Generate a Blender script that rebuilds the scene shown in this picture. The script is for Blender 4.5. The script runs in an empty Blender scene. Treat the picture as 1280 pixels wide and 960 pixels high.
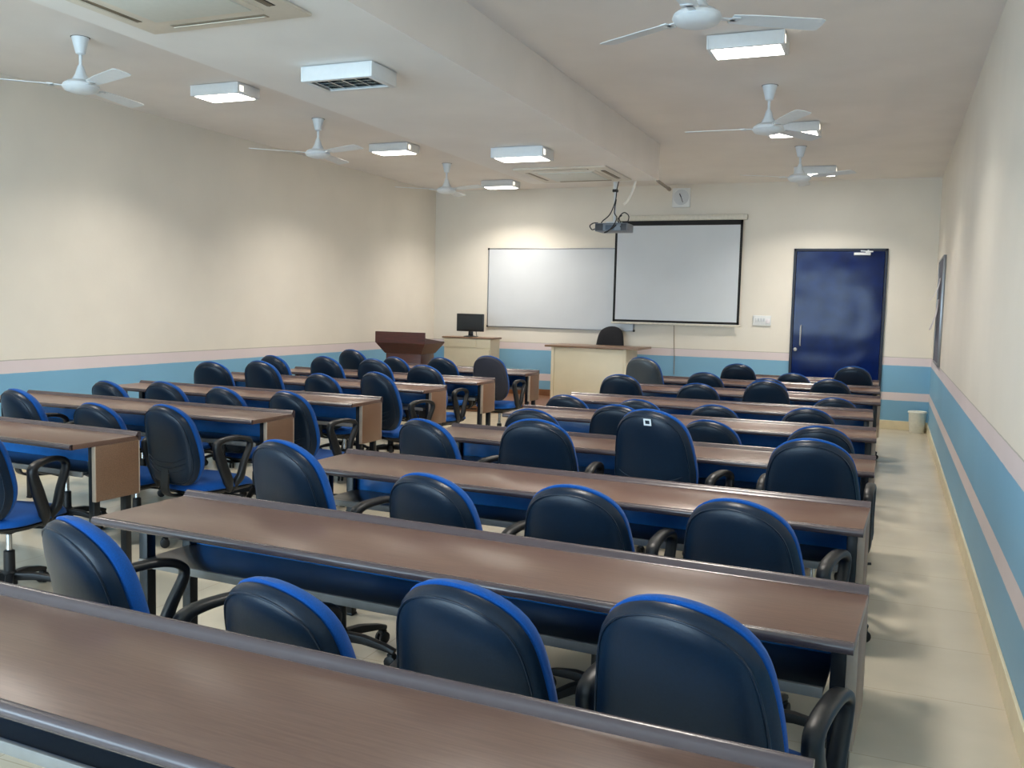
import bpy, bmesh, math, random
from mathutils import Vector, Matrix, Euler
PI = math.pi
random.seed(7)
S = bpy.context.scene
COL = S.collection

# ------------------------------------------------------------------ camera, sky, exposure
YAW, PITCH, ROLL, CAM_H = math.radians(22.345), math.radians(4.827), math.radians(1.369), 1.45
def make_camera():
    f = Vector((-math.sin(YAW)*math.cos(PITCH), math.cos(YAW)*math.cos(PITCH), -math.sin(PITCH)))
    r = Vector((math.cos(YAW), math.sin(YAW), 0)); u = r.cross(f)
    c, s = math.cos(ROLL), math.sin(ROLL)
    r2, u2 = c*r + s*u, -s*r + c*u
    m = Matrix((r2, u2, -f)).transposed().to_4x4(); m.translation = (0, 0, CAM_H)
    cd = bpy.data.cameras.new('camera'); co = bpy.data.objects.new('camera', cd); COL.objects.link(co)
    cd.sensor_width = 36.0; cd.lens = 1148.3/1280*36.0; cd.clip_start = 0.02; cd.clip_end = 200
    co.matrix_world = m; S.camera = co
make_camera()

W = bpy.data.worlds.new('sky'); S.world = W; W.use_nodes = True
wb = W.node_tree.nodes['Background']
wb.inputs[0].default_value = (0.62, 0.83, 1.0, 1); wb.inputs[1].default_value = 15.0
S.view_settings.view_transform = 'Standard'; S.view_settings.look = 'None'
S.view_settings.gamma = 1; S.view_settings.use_curve_mapping = False
S.view_settings.exposure = 0.0
S.cycles.caustics_reflective = False; S.cycles.caustics_refractive = False
LAMP_W = 28.0                 # watts of light from each lit ceiling luminaire
LAMP_COL = (1.0, 0.92, 0.82)
LAMP_SPREAD = math.radians(130)

# ------------------------------------------------------------------ dimensions of the room
XL, XR, YB, YF, H = -6.525, 0.479, -2.0, 12.655, 3.166
SOF_L, SOF_R, SOF_Z, SOF_END = -3.74, -2.33, 2.796, 9.56

# ------------------------------------------------------------------ materials
def srgb(r, g, b):
    def c(v):
        v /= 255.0
        return v/12.92 if v <= 0.04045 else ((v+0.055)/1.055)**2.4
    return (c(r), c(g), c(b), 1)
class NT:
    def __init__(s, name):
        s.m = bpy.data.materials.new(name); s.m.use_nodes = True; s.t = s.m.node_tree; s.b = s.t.nodes['Principled BSDF']
    def n(s, t, **kw):
        x = s.t.nodes.new(t)
        for k, v in kw.items(): setattr(x, k, v)
        return x
    def l(s, a, b): s.t.links.new(a, b)
    def set(s, **kw):
        for k, v in kw.items(): s.b.inputs[k.replace('_', ' ')].default_value = v
        return s
def noise(nt, scale, detail=3, stretch=None, coord='Object'):
    tc = nt.n('ShaderNodeTexCoord'); nz = nt.n('ShaderNodeTexNoise'); nz.inputs['Scale'].default_value = scale; nz.inputs['Detail'].default_value = detail
    if stretch:
        mp = nt.n('ShaderNodeMapping'); mp.inputs['Scale'].default_value = stretch
        nt.l(tc.outputs[coord], mp.inputs['Vector']); nt.l(mp.outputs[0], nz.inputs['Vector'])
    else: nt.l(tc.outputs[coord], nz.inputs['Vector'])
    return nz
def ramp(nt, fac, stops, interp='LINEAR'):
    r = nt.n('ShaderNodeValToRGB'); r.color_ramp.interpolation = interp
    e = r.color_ramp.elements
    while len(e) < len(stops): e.new(0.5)
    for el, (p, c) in zip(e, stops): el.position = p; el.color = c
    nt.l(fac, r.inputs[0]); return r
def bump(nt, src, strength, dist=0.01):
    b = nt.n('ShaderNodeBump'); b.inputs['Strength'].default_value = strength; b.inputs['Distance'].default_value = dist
    nt.l(src, b.inputs['Height']); nt.l(b.outputs[0], nt.b.inputs['Normal'])
def plain(name, col, rough=0.5, metal=0.0, spec=0.5, var=0.06, scale=30, bmp=0.0, sheen=0.0, coat=0.0):
    nt = NT(name)
    nz = noise(nt, scale)
    lo = tuple(c*(1-var) for c in col[:3])+(1,); hi = tuple(min(1, c*(1+var)) for c in col[:3])+(1,)
    r = ramp(nt, nz.outputs['Fac'], [(0.3, lo), (0.7, hi)]); nt.l(r.outputs[0], nt.b.inputs['Base Color'])
    nt.set(Roughness=rough, Metallic=metal, Specular_IOR_Level=spec)
    if sheen: nt.set(Sheen_Weight=sheen)
    if coat: nt.set(Coat_Weight=coat, Coat_Roughness=0.12)
    if bmp: bump(nt, nz.outputs['Fac'], bmp, 0.002)
    return nt.m

CREAM, BLUE, BAND = (0.83, 0.785, 0.695, 1), srgb(128, 180, 212), srgb(226, 214, 216)
def wall_mat():
    nt = NT('painted_plaster')
    tc = nt.n('ShaderNodeNewGeometry'); sep = nt.n('ShaderNodeSeparateXYZ'); nt.l(tc.outputs['Position'], sep.inputs[0])
    nz = nt.n('ShaderNodeTexNoise'); nz.inputs['Scale'].default_value = 9; nt.l(tc.outputs['Position'], nz.inputs['Vector'])
    ma = nt.n('ShaderNodeMath', operation='MULTIPLY_ADD'); nt.l(nz.outputs['Fac'], ma.inputs[0]); ma.inputs[1].default_value = 0.006; nt.l(sep.outputs['Z'], ma.inputs[2])
    mr = nt.n('ShaderNodeMath', operation='DIVIDE'); nt.l(ma.outputs[0], mr.inputs[0]); mr.inputs[1].default_value = 2.0
    o = 0.003
    r = ramp(nt, mr.outputs[0], [(0, BLUE), ((.370+o)/2, BAND), ((.471+o)/2, BLUE), ((.814+o)/2, BAND), ((.913+o)/2, tuple(c*0.62 for c in CREAM[:3])+(1,)), ((.919+o)/2, CREAM)], 'CONSTANT')
    n2 = nt.n('ShaderNodeTexNoise'); n2.inputs['Scale'].default_value = 1.3; n2.inputs['Detail'].default_value = 6; nt.l(tc.outputs['Position'], n2.inputs['Vector'])
    r2 = ramp(nt, n2.outputs['Fac'], [(0.3, (0.93, 0.93, 0.93, 1)), (0.65, (1, 1, 1, 1))])
    mx = nt.n('ShaderNodeMix', data_type='RGBA', blend_type='MULTIPLY'); mx.inputs['Factor'].default_value = 1
    nt.l(r.outputs[0], mx.inputs['A']); nt.l(r2.outputs[0], mx.inputs['B']); nt.l(mx.outputs['Result'], nt.b.inputs['Base Color'])
    n3 = nt.n('ShaderNodeTexNoise'); n3.inputs['Scale'].default_value = 60; n3.inputs['Detail'].default_value = 4; nt.l(tc.outputs['Position'], n3.inputs['Vector'])
    bump(nt, n3.outputs['Fac'], 0.12, 0.004)
    nt.set(Roughness=0.42, Specular_IOR_Level=0.35)
    return nt.m
def floor_mat():
    nt = NT('vitrified_tile')
    g = nt.n('ShaderNodeNewGeometry'); mp = nt.n('ShaderNodeMapping'); mp.inputs['Location'].default_value = (-0.479+0.6*20, -0.16+0.6*10, 0)
    nt.l(g.outputs['Position'], mp.inputs['Vector'])
    br = nt.n('ShaderNodeTexBrick'); br.offset = 0; br.squash = 1
    br.inputs['Scale'].default_value = 1; br.inputs['Brick Width'].default_value = 0.6; br.inputs['Row Height'].default_value = 0.6
    br.inputs['Mortar Size'].default_value = 0.0025; br.inputs['Mortar Smooth'].default_value = 0.2
    br.inputs['Color1'].default_value = (0.60, 0.54, 0.42, 1); br.inputs['Color2'].default_value = (0.57, 0.51, 0.40, 1); br.inputs['Mortar'].default_value = (0.46, 0.40, 0.30, 1)
    nt.l(mp.outputs[0], br.inputs['Vector'])
    n2 = nt.n('ShaderNodeTexNoise'); n2.inputs['Scale'].default_value = 3; n2.inputs['Detail'].default_value = 8; nt.l(g.outputs['Position'], n2.inputs['Vector'])
    r2 = ramp(nt, n2.outputs['Fac'], [(0.3, (0.9, 0.9, 0.9, 1)), (0.7, (1, 1, 1, 1))])
    mx = nt.n('ShaderNodeMix', data_type='RGBA', blend_type='MULTIPLY'); mx.inputs['Factor'].default_value = 1
    nt.l(br.outputs['Color'], mx.inputs['A']); nt.l(r2.outputs[0], mx.inputs['B']); nt.l(mx.outputs['Result'], nt.b.inputs['Base Color'])
    nt.set(Roughness=0.22, Specular_IOR_Level=0.5)
    return nt.m
def laminate(name, a, b, rough, scale=14, bmp=0.012):
    nt = NT(name)
    nz = noise(nt, scale, 5, (0.5, 14, 14)); n2 = noise(nt, 90, 3, (0.25, 3, 3))
    ad = nt.n('ShaderNodeMath', operation='MULTIPLY_ADD'); nt.l(n2.outputs['Fac'], ad.inputs[0]); ad.inputs[1].default_value = 0.5; nt.l(nz.outputs['Fac'], ad.inputs[2])
    r = ramp(nt, ad.outputs[0], [(0.55, a), (0.95, b)]); nt.l(r.outputs[0], nt.b.inputs['Base Color'])
    nt.set(Roughness=rough, Specular_IOR_Level=0.6)
    if bmp: bump(nt, n2.outputs['Fac'], bmp, 0.001)
    return nt.m
def door_mat():
    nt = NT('blue_gloss_paint')
    nz = noise(nt, 1.9, 1); n2 = noise(nt, 5, 4)
    r = ramp(nt, n2.outputs['Fac'], [(0.3, srgb(3, 20, 70)), (0.7, srgb(6, 30, 92))]); nt.l(r.outputs[0], nt.b.inputs['Base Color'])
    bump(nt, nz.outputs['Fac'], 0.55, 0.03)
    nt.set(Roughness=0.17, Specular_IOR_Level=0.2)
    return nt.m
def emis(name, col, st):
    nt = NT(name); nt.set(Base_Color=(0.9, 0.9, 0.9, 1), Emission_Color=col, Emission_Strength=st, Roughness=0.4); return nt.m
def glass_mat():
    m = bpy.data.materials.new('window_glass'); m.use_nodes = True; t = m.node_tree; t.nodes.clear()
    o = t.nodes.new('ShaderNodeOutputMaterial'); a = t.nodes.new('ShaderNodeBsdfTransparent'); g = t.nodes.new('ShaderNodeBsdfGlossy'); g.inputs['Roughness'].default_value = 0.02
    mx = t.nodes.new('ShaderNodeMixShader'); mx.inputs[0].default_value = 0.06
    t.links.new(a.outputs[0], mx.inputs[1]); t.links.new(g.outputs[0], mx.inputs[2]); t.links.new(mx.outputs[0], o.inputs[0]); return m

M = dict(
    wall=wall_mat(), floor=floor_mat(), glass=glass_mat(), door=door_mat(),
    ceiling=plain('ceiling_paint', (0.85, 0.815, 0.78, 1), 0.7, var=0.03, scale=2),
    soffit_lit=plain('soffit_lit_tone', (0.90, 0.89, 0.87, 1), 0.7, var=0.03, scale=2),  # ceiling white lightened to paint in the daylight on the underside
    skirting=plain('skirting_tile', (0.72, 0.64, 0.44, 1), 0.3, var=0.08, scale=6),
    frame=plain('window_frame_aluminium', srgb(150, 150, 150), 0.4, 0.8),
    top=laminate('brown_laminate', srgb(94, 70, 60), srgb(108, 83, 71), 0.29, bmp=0),
    rail=plain('dark_edge_trim', srgb(70, 60, 63), 0.27, spec=0.6, var=0.05, scale=20),
    side=laminate('side_laminate', srgb(96, 70, 52), srgb(128, 96, 74), 0.42),
    lip=plain('pale_edge_band', srgb(166, 148, 130), 0.4),
    blue=plain('blue_metal_panel', srgb(48, 116, 190), 0.22, spec=0.6, var=0.05),
    shelf=plain('grey_shelf', srgb(46, 50, 54), 0.30, spec=0.5, var=0.1),
    shelf_edge=plain('grey_shelf_edge', srgb(128, 126, 122), 0.4),
    steel=plain('black_steel', srgb(26, 28, 30), 0.35, 0.3, var=0.1),
    shell=plain('navy_leatherette', srgb(9, 27, 44), 0.36, spec=0.3, var=0.12, scale=160, bmp=0.15),
    shell_grey=plain('grey_leatherette', srgb(52, 60, 66), 0.38, spec=0.5, var=0.12, scale=160, bmp=0.15),
    shell_dark=plain('charcoal_fabric', srgb(32, 35, 48), 0.8, var=0.15, scale=200, bmp=0.2),
    fabric=plain('blue_fabric', srgb(2, 70, 142), 0.85, spec=0.2, var=0.12, scale=260, bmp=0.2, sheen=0.1),
    black=plain('black_plastic', srgb(18, 20, 23), 0.42, spec=0.4, var=0.08),
    black_fabric=plain('black_mesh_fabric', srgb(16, 18, 26), 0.8, var=0.2, scale=300, bmp=0.2),
    chrome=plain('chrome', srgb(190, 195, 200), 0.12, 1.0, var=0.02),
    white=plain('white_enamel', (0.80, 0.83, 0.84, 1), 0.35, var=0.02),
    fan=plain('fan_enamel', (0.76, 0.82, 0.86, 1), 0.35, var=0.02),
    ac=plain('ac_plastic', (0.76, 0.72, 0.63, 1), 0.4, var=0.02),
    ac_grille=plain('ac_grille', (0.70, 0.74, 0.70, 1), 0.45, var=0.02),
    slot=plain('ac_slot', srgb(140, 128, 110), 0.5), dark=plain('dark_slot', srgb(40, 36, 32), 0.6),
    mirror=plain('aluminium_reflector', srgb(205, 215, 220), 0.12, 1.0, var=0.02),
    tube=plain('lamp_tube_glass', (0.86, 0.88, 0.88, 1), 0.15),
    lit=emis('lit_lamp', (1.0, 0.95, 0.86, 1), 18.0),
    slot_glow=emis('lamp_slot_glow', (1.0, 0.9, 0.7, 1), 2.0),
    board=plain('whiteboard_enamel', (0.64, 0.68, 0.72, 1), 0.22, var=0.02, scale=3),
    alu=plain('aluminium', srgb(150, 152, 155), 0.35, 0.85, var=0.04),
    screen=plain('screen_fabric', (0.68, 0.74, 0.80, 1), 0.7, var=0.02, scale=2),
    black_border=plain('screen_border', srgb(16, 16, 18), 0.7),
    casing=plain('screen_casing', (0.72, 0.69, 0.60, 1), 0.4),
    redwood=laminate('rosewood_veneer', srgb(52, 18, 13), srgb(84, 34, 24), 0.28),
    dais=laminate('dais_wood', srgb(112, 72, 44), srgb(140, 96, 62), 0.35),
    table=plain('cream_laminate', (0.82, 0.74, 0.56, 1), 0.38, var=0.03, scale=4),
    table_top=laminate('tan_laminate', srgb(120, 92, 70), srgb(146, 116, 90), 0.35),
    monitor=plain('monitor_plastic', srgb(18, 18, 17), 0.4),
    lcd=plain('monitor_screen', srgb(15, 16, 15), 0.22),
    projector=plain('projector_plastic', srgb(118, 128, 140), 0.4),
    projector_dark=plain('projector_grille', srgb(60, 62, 68), 0.5),
    lens=plain('lens_glass', srgb(90, 104, 120), 0.08),
    cable=plain('black_cable', srgb(30, 30, 32), 0.5),
    white_cable=plain('white_cable', (0.92, 0.88, 0.78, 1), 0.35),
    pipe=plain('drain_pipe', srgb(140, 128, 112), 0.5),
    bin=plain('ivory_plastic', (0.78, 0.80, 0.72, 1), 0.35),
    paper=plain('paper', (0.82, 0.80, 0.84, 1), 0.8),
    pin=plain('pinboard_felt', srgb(98, 100, 112), 0.9, var=0.2, scale=80),
    ink=plain('clock_hand', srgb(70, 74, 84), 0.5),
    grime=plain('door_hardware', srgb(205, 208, 212), 0.3, 0.6),
)

# ------------------------------------------------------------------ mesh helpers
def obj(name, bm, mat, parent=None, smooth=True, angle=35, loc=None, rotz=0):
    bmesh.ops.recalc_face_normals(bm, faces=bm.faces)
    me = bpy.data.meshes.new(name); bm.to_mesh(me); bm.free()
    for m in (mat if isinstance(mat, (list, tuple)) else [mat]): me.materials.append(m)
    if smooth:
        for p in me.polygons: p.use_smooth = True
        me.set_sharp_from_angle(angle=math.radians(angle))
    o = bpy.data.objects.new(name, me); COL.objects.link(o)
    if parent: o.parent = parent
    if loc: o.location = loc
    if rotz: o.rotation_euler = (0, 0, rotz)
    return o
def thing(name, label, cat, loc=(0, 0, 0), rotz=0, group=None):
    o = bpy.data.objects.new(name, None); COL.objects.link(o); o.empty_display_size = 0.1
    o.location = loc; o.rotation_euler = (0, 0, rotz); return tag(o, label, cat, group)
def tag(o, label, cat, group=None):
    o['label'] = label; o['category'] = cat
    if group: o['group'] = group
    return o
def struct(name, bm, mat, label, parent=None, **kw):
    o = obj(name, bm, mat, parent, **kw); o['kind'] = 'structure'
    if label: o['label'] = label; o['category'] = name.split('_')[0]
    return o
def copy_tree(o, parent=None):
    c = o.copy(); COL.objects.link(c)
    if parent: c.parent = parent
    for ch in list(o.children): copy_tree(ch, c)
    return c
def part_box(bm, c, s, bev=0.0, seg=2, mat=0, rot=None):
    """a box with centre c, full size s, rounded by bev"""
    t = bmesh.new(); bmesh.ops.create_cube(t, size=1)
    bmesh.ops.scale(t, vec=s, verts=t.verts)
    if bev: bmesh.ops.bevel(t, geom=list(t.edges), offset=min(bev, min(s)*0.49), segments=seg, affect='EDGES', profile=0.5)
    if rot is not None: bmesh.ops.transform(t, matrix=rot, verts=t.verts)
    bmesh.ops.translate(t, vec=c, verts=t.verts)
    join(bm, t, mat)
def join(bm, t, mat=0):
    mp = {}
    for v in t.verts: mp[v] = bm.verts.new(v.co)
    for f in t.faces:
        try: nf = bm.faces.new([mp[v] for v in f.verts]); nf.material_index = mat
        except ValueError: pass
    t.free()
def box(c, s, bev=0.0, seg=2): bm = bmesh.new(); part_box(bm, c, s, bev, seg); return bm
def box2(a, b, bev=0.0): return box([(x+y)/2 for x, y in zip(a, b)], [abs(y-x) for x, y in zip(a, b)], bev)
def lathe(bm, prof, n=24, c=(0, 0, 0), mat=0):
    rings = []
    for r, z in prof:
        rings.append([bm.verts.new((c[0]+r*math.cos(2*PI*i/n), c[1]+r*math.sin(2*PI*i/n), c[2]+z)) for i in range(n)])
    for a, b in zip(rings, rings[1:]):
        for i in range(n):
            f = bm.faces.new((a[i], a[(i+1) % n], b[(i+1) % n], b[i])); f.material_index = mat
    for ring in (rings[0], rings[-1]):
        try: f = bm.faces.new(ring); f.material_index = mat
        except ValueError: pass
def sweep(bm, pts, size, up=None, n=8, closed=False, mat=0, power=2.0):
    """sweep a superellipse; size = (w, h) or list of them per point; w lies along `side`, h along the third axis"""
    pts = [Vector(p) for p in pts]; N = len(pts); rings = []
    prev = None
    for i, p in enumerate(pts):
        a = pts[(i-1) % N] if (closed or i > 0) else p
        b = pts[(i+1) % N] if (closed or i < N-1) else p
        t = (b-a).normalized()
        if up is not None: side = Vector(up)
        else:
            side = (prev if prev is not None else (Vector((0, 0, 1)) if abs(t.z) < 0.9 else Vector((1, 0, 0))))
        side = (side - t*side.dot(t)).normalized(); prev = side
        nn = t.cross(side)
        w, h = size[i] if isinstance(size, list) else size
        ring = []
        for k in range(n):
            an = 2*PI*k/n; c, s = math.cos(an), math.sin(an)
            ring.append(bm.verts.new(p + side*(w/2*math.copysign(abs(c)**(2/power), c)) + nn*(h/2*math.copysign(abs(s)**(2/power), s))))
        rings.append(ring)
    pairs = list(zip(rings, rings[1:])) + ([(rings[-1], rings[0])] if closed else [])
    for a, b in pairs:
        for k in range(n):
            f = bm.faces.new((a[k], a[(k+1) % n], b[(k+1) % n], b[k])); f.material_index = mat
    if not closed:
        for r in (rings[0], rings[-1]): f = bm.faces.new(r); f.material_index = mat
def tube(pts, r, n=8, up=None): bm = bmesh.new(); sweep(bm, pts, (2*r, 2*r), up, n); return bm
def spline(ctrl, per=8, closed=False):
    P = [Vector(c) for c in ctrl]; N = len(P); out = []
    rng = N if closed else N-1
    for i in range(rng):
        p0 = P[(i-1) % N] if (closed or i > 0) else P[i]; p1 = P[i]; p2 = P[(i+1) % N]; p3 = P[(i+2) % N] if (closed or i < N-2) else P[(i+1) % N]
        for k in range(per):
            t = k/per
            out.append(0.5*((2*p1)+(-p0+p2)*t+(2*p0-5*p1+4*p2-p3)*t*t+(-p0+3*p1-3*p2+p3)*t**3))
    if not closed: out.append(P[-1])
    return out
def prism(bm, poly, axis, a, b, mat=0):
    """extrude a 2D polygon along axis 'X' (poly in YZ), 'Y' (XZ) or 'Z' (XY)"""
    def P(q, t): return {'X': (t, q[0], q[1]), 'Y': (q[0], t, q[1]), 'Z': (q[0], q[1], t)}[axis]
    A = [bm.verts.new(P(q, a)) for q in poly]; B = [bm.verts.new(P(q, b)) for q in poly]
    n = len(poly)
    for i in range(n): f = bm.faces.new((A[i], A[(i+1) % n], B[(i+1) % n], B[i])); f.material_index = mat
    f = bm.faces.new(A); f.material_index = mat; f = bm.faces.new(B); f.material_index = mat

# ------------------------------------------------------------------ the room
T = 0.15
struct('floor', box2((XL-T, YB-T, -0.1), (XR+T, YF+T, 0)), M['floor'], 'cream glossy tiled classroom floor', smooth=False)
def ceiling_bm():
    bm = bmesh.new(); part_box(bm, ((XL+XR)/2, (YB+YF)/2, H+0.06), (XR-XL+2*T, YF-YB+2*T, 0.12)); return bm
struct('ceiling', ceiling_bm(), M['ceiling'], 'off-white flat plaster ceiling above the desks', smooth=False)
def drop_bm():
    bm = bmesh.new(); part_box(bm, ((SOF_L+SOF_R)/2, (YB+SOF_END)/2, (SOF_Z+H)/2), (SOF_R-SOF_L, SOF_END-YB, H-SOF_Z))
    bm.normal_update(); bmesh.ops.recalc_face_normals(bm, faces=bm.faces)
    for f in bm.faces: f.material_index = 1 if f.normal.z < -0.5 else 0  # underside takes the painted-in lit tone, side faces the darker ceiling tone
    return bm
struct('ceiling_drop', drop_bm(), [M['ceiling'], M['soffit_lit']], 'boxed-in dropped ceiling band running down the middle of the room', smooth=False)
struct('wall_left', box2((XL-T, YB-T, 0), (XL, YF+T, H)), M['wall'], 'long cream left wall with blue painted dado bands', smooth=False)
struct('wall_right', box2((XR, YB-T, 0), (XR+T, YF+T, H)), M['wall'], 'cream right wall with blue painted dado bands beside the aisle', smooth=False)
struct('wall_front', box2((XL, YF, 0), (XR, YF+T, H)), M['wall'], 'cream front wall behind whiteboard, screen and blue door', smooth=False)
WIN = [(-6.2, -4.3), (-3.7, -0.75)]
W0, W1 = 0.55, 2.6
def back_bm():
    bm = bmesh.new()
    part_box(bm, ((XL+XR)/2, YB-T/2, W0/2), (XR-XL, T, W0)); part_box(bm, ((XL+XR)/2, YB-T/2, (W1+H)/2), (XR-XL, T, H-W1))
    xs = [XL] + [v for w in WIN for v in w] + [XR]
    for a, b in zip(xs[0::2], xs[1::2]): part_box(bm, ((a+b)/2, YB-T/2, (W0+W1)/2), (b-a, T, W1-W0))
    return bm
struct('wall_back', back_bm(), M['wall'], 'cream back wall with wide windows behind the viewer', smooth=False)
for i, (a, b) in enumerate(WIN):
    bm = bmesh.new()
    for z in (W0+0.025, W1-0.025): part_box(bm, ((a+b)/2, YB-0.08, z), (b-a, 0.06, 0.05))
    n = 3 if b-a > 2.2 else 2
    for k in range(n+1): part_box(bm, (a+0.025+(b-a-0.05)*k/n, YB-0.08, (W0+W1)/2), (0.05, 0.06, W1-W0-0.1))
    w = struct('window_%d' % (i+1), bm, M['frame'], ['aluminium window in the back wall, nearer the left corner', 'wide aluminium window in the back wall, nearer the right side'][i], smooth=False)
    g = obj('pane', box2((a+0.05, YB-0.083, W0+0.05), (b-0.05, YB-0.077, W1-0.05)), M['glass'], w, smooth=False)
    ld = bpy.data.lights.new('daylight_portal', 'AREA'); ld.shape = 'RECTANGLE'; ld.size = b-a-0.02; ld.size_y = W1-W0-0.02; ld.cycles.is_portal = True
    lo = bpy.data.objects.new('daylight_portal', ld); COL.objects.link(lo); lo.location = ((a+b)/2, YB-0.02, (W0+W1)/2); lo.rotation_euler = (PI/2, 0, 0)
def skirting(name, a, b, label): struct(name, box2(a, b, 0.003), M['skirting'], label, smooth=False)
skirting('baseboard_right', (XR-0.014, YB, 0), (XR, YF, 0.113), 'cream tile skirting along the right wall')
skirting('baseboard_left', (XL, YB, 0), (XL+0.014, YF, 0.113), 'cream tile skirting along the left wall')
skirting('baseboard_front', (-0.085, YF-0.014, 0), (XR-0.014, YF, 0.113), 'short cream tile skirting right of the blue door')

# door
bm = bmesh.new()
for a, b in (((-1.238, YF-0.03, 0), (-1.205, YF+0.01, 2.292)), ((-0.127, YF-0.03, 0), (-0.092, YF+0.01, 2.292)), ((-1.238, YF-0.03, 2.26), (-0.092, YF+0.01, 2.292))):
    part_box(bm, [(p+q)/2 for p, q in zip(a, b)], [q-p for p, q in zip(a, b)], 0.004)
d = struct('door_1', box2((-1.203, YF-0.022, 0.01), (-0.129, YF+0.005, 2.258), 0.003), M['door'], 'glossy dark blue door in the front wall', smooth=False)
obj('door_frame', bm, plain('door_frame_paint', srgb(22, 26, 44), 0.4), d, smooth=False)
bm = bmesh.new(); sweep(bm, spline([(-1.105, YF-0.02, 1.29), (-1.105, YF-0.06, 1.27), (-1.105, YF-0.065, 1.16), (-1.105, YF-0.06, 1.05), (-1.105, YF-0.02, 1.03)], 6), (0.02, 0.02)); obj('handle', bm, M['grime'], d)
bm = bmesh.new(); lathe(bm, [(0.02, 0), (0.024, 0.006), (0.02, 0.014), (0.008, 0.02)], 16); bmesh.ops.rotate(bm, matrix=Matrix.Rotation(PI/2, 3, 'X'), verts=bm.verts); bmesh.ops.translate(bm, vec=(-1.165, YF-0.02, 0.975), verts=bm.verts); obj('lock', bm, M['grime'], d)
bm = bmesh.new(); part_box(bm, (-0.40, YF-0.045, 2.222), (0.20, 0.045, 0.034), 0.006); part_box(bm, (-0.33, YF-0.03, 2.25), (0.02, 0.02, 0.05), 0.004)
sweep(bm, [(-0.36, YF-0.05, 2.245), (-0.27, YF-0.09, 2.25), (-0.42, YF-0.04, 2.262)], (0.015, 0.006)); obj('door_closer', bm, M['white'], d)

# dais along the front wall
bm = bmesh.new(); part_box(bm, ((XL+0.02-2.75)/2, 12.02, 0.07), (-2.75-XL-0.02, 1.27-0.05, 0.14), 0.004); part_box(bm, ((XL+0.02-2.75)/2, 12.0, 0.145), (-2.75-XL-0.02, 1.29, 0.02), 0.006)
dais = struct('trim_1', bm, M['dais'], 'low brown wooden dais along the front wall', smooth=False)
bm = bmesh.new(); part_box(bm, (-4.0, YF-0.01, 0.20), (2.5, 0.018, 0.09), 0.003); obj('skirting_board', bm, M['dais'], dais, smooth=False)

# ------------------------------------------------------------------ ceiling luminaires
def luminaire(name, label, x, y, z, lit, group):
    t = thing(name, label, 'ceiling light', (x, y, z), 0, group)
    w, dp, h = 0.47, 0.28, 0.09
    bm = bmesh.new()      # open-bottomed tray with a turned-in rim
    part_box(bm, (0, 0, -0.010), (w, dp, 0.008), 0.002); part_box(bm, (0, 0, -0.003), (w-0.05, dp-0.05, 0.006))
    for sx in (-1, 1): part_box(bm, (sx*(w/2-0.006), 0, -h/2-0.004), (0.012, dp, h-0.008), 0.003)
    for sy in (-1, 1): part_box(bm, (0, sy*(dp/2-0.006), -h/2-0.004), (w-0.024, 0.012, h-0.008), 0.003)
    for sx in (-1, 1): part_box(bm, (sx*(w/2-0.02), 0, -h+0.003), (0.03, dp-0.02, 0.006), 0.002)
    for sy in (-1, 1): part_box(bm, (0, sy*(dp/2-0.02), -h+0.003), (w-0.07, 0.03, 0.006), 0.002)
    obj('housing', bm, M['white'], t)
    if lit:
        obj('diffuser', box((0, 0, -h+0.004), (w-0.05, dp-0.05, 0.012), 0.004), M['lit'], t)
        obj('end_slot', box((w/2, -dp/2+0.05, -h*0.55), (0.004, 0.045, 0.045), 0.001), M['slot_glow'], t)
        ld = bpy.data.lights.new('lamp_glow', 'AREA'); ld.shape = 'RECTANGLE'; ld.size = w-0.06; ld.size_y = dp-0.06
        ld.energy = LAMP_W; ld.color = LAMP_COL; ld.spread = LAMP_SPREAD
        lo = bpy.data.objects.new('lamp_glow', ld); COL.objects.link(lo); lo.parent = t; lo.location = (0, 0, -h-0.006)
    else:
        bm = bmesh.new(); part_box(bm, (0, 0, -0.02), (w-0.03, dp-0.03, 0.006))
        for k in range(5):
            xx = -0.18+0.09*k; prism(bm, [(xx-0.012, -0.025), (xx+0.012, -0.025), (xx+0.003, -h+0.008), (xx-0.003, -h+0.008)], 'Y', -dp/2+0.03, dp/2-0.03)
        obj('reflector', bm, M['mirror'], t, smooth=False)
        bm = bmesh.new()
        for k in range(4): part_box(bm, (0, -0.09+0.06*k, -h+0.018), (w-0.08, 0.003, 0.02), 0.001)
        obj('louvre', bm, M['mirror'], t, smooth=False)
        for k in range(4):
            xx = -0.135+0.09*k
            obj('lamp_tube', tube([(xx, -0.11, -0.05), (xx, 0.11, -0.05)], 0.012, 10), M['tube'], t)
    return t
LG, LR = 'lit square ceiling lights on the left', 'lit square ceiling lights on the right'
for y, lab in ((3.3, 'lit square ceiling light on the left, nearest and out of frame'), (6.13, 'lit square ceiling light by the first left fan, largest on the left'), (8.87, 'lit square ceiling light by the middle fan of the left row'), (11.8, 'lit square ceiling light at the far left, nearest the front wall')):
    luminaire('ceiling_light', lab, -5.09, y, H, True, LG)
for y, lab in ((3.2, 'lit square ceiling light on the right, nearest and out of frame'), (6.03, 'large bright square ceiling light under the nearest right-hand fan'), (8.88, 'lit ceiling light half hidden by the middle right-hand fan'), (11.52, 'lit ceiling light behind the farthest right-hand fan blades')):
    luminaire('ceiling_light', lab, -0.93, y, H, True, LR)
luminaire('louvred_ceiling_light', 'unlit louvred square light on the dropped ceiling band', -2.98, 4.66, SOF_Z, False, None)
luminaire('ceiling_light', 'lit square light on the dropped ceiling band near the far air conditioner', -3.005, 7.42, SOF_Z, True, None)

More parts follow.
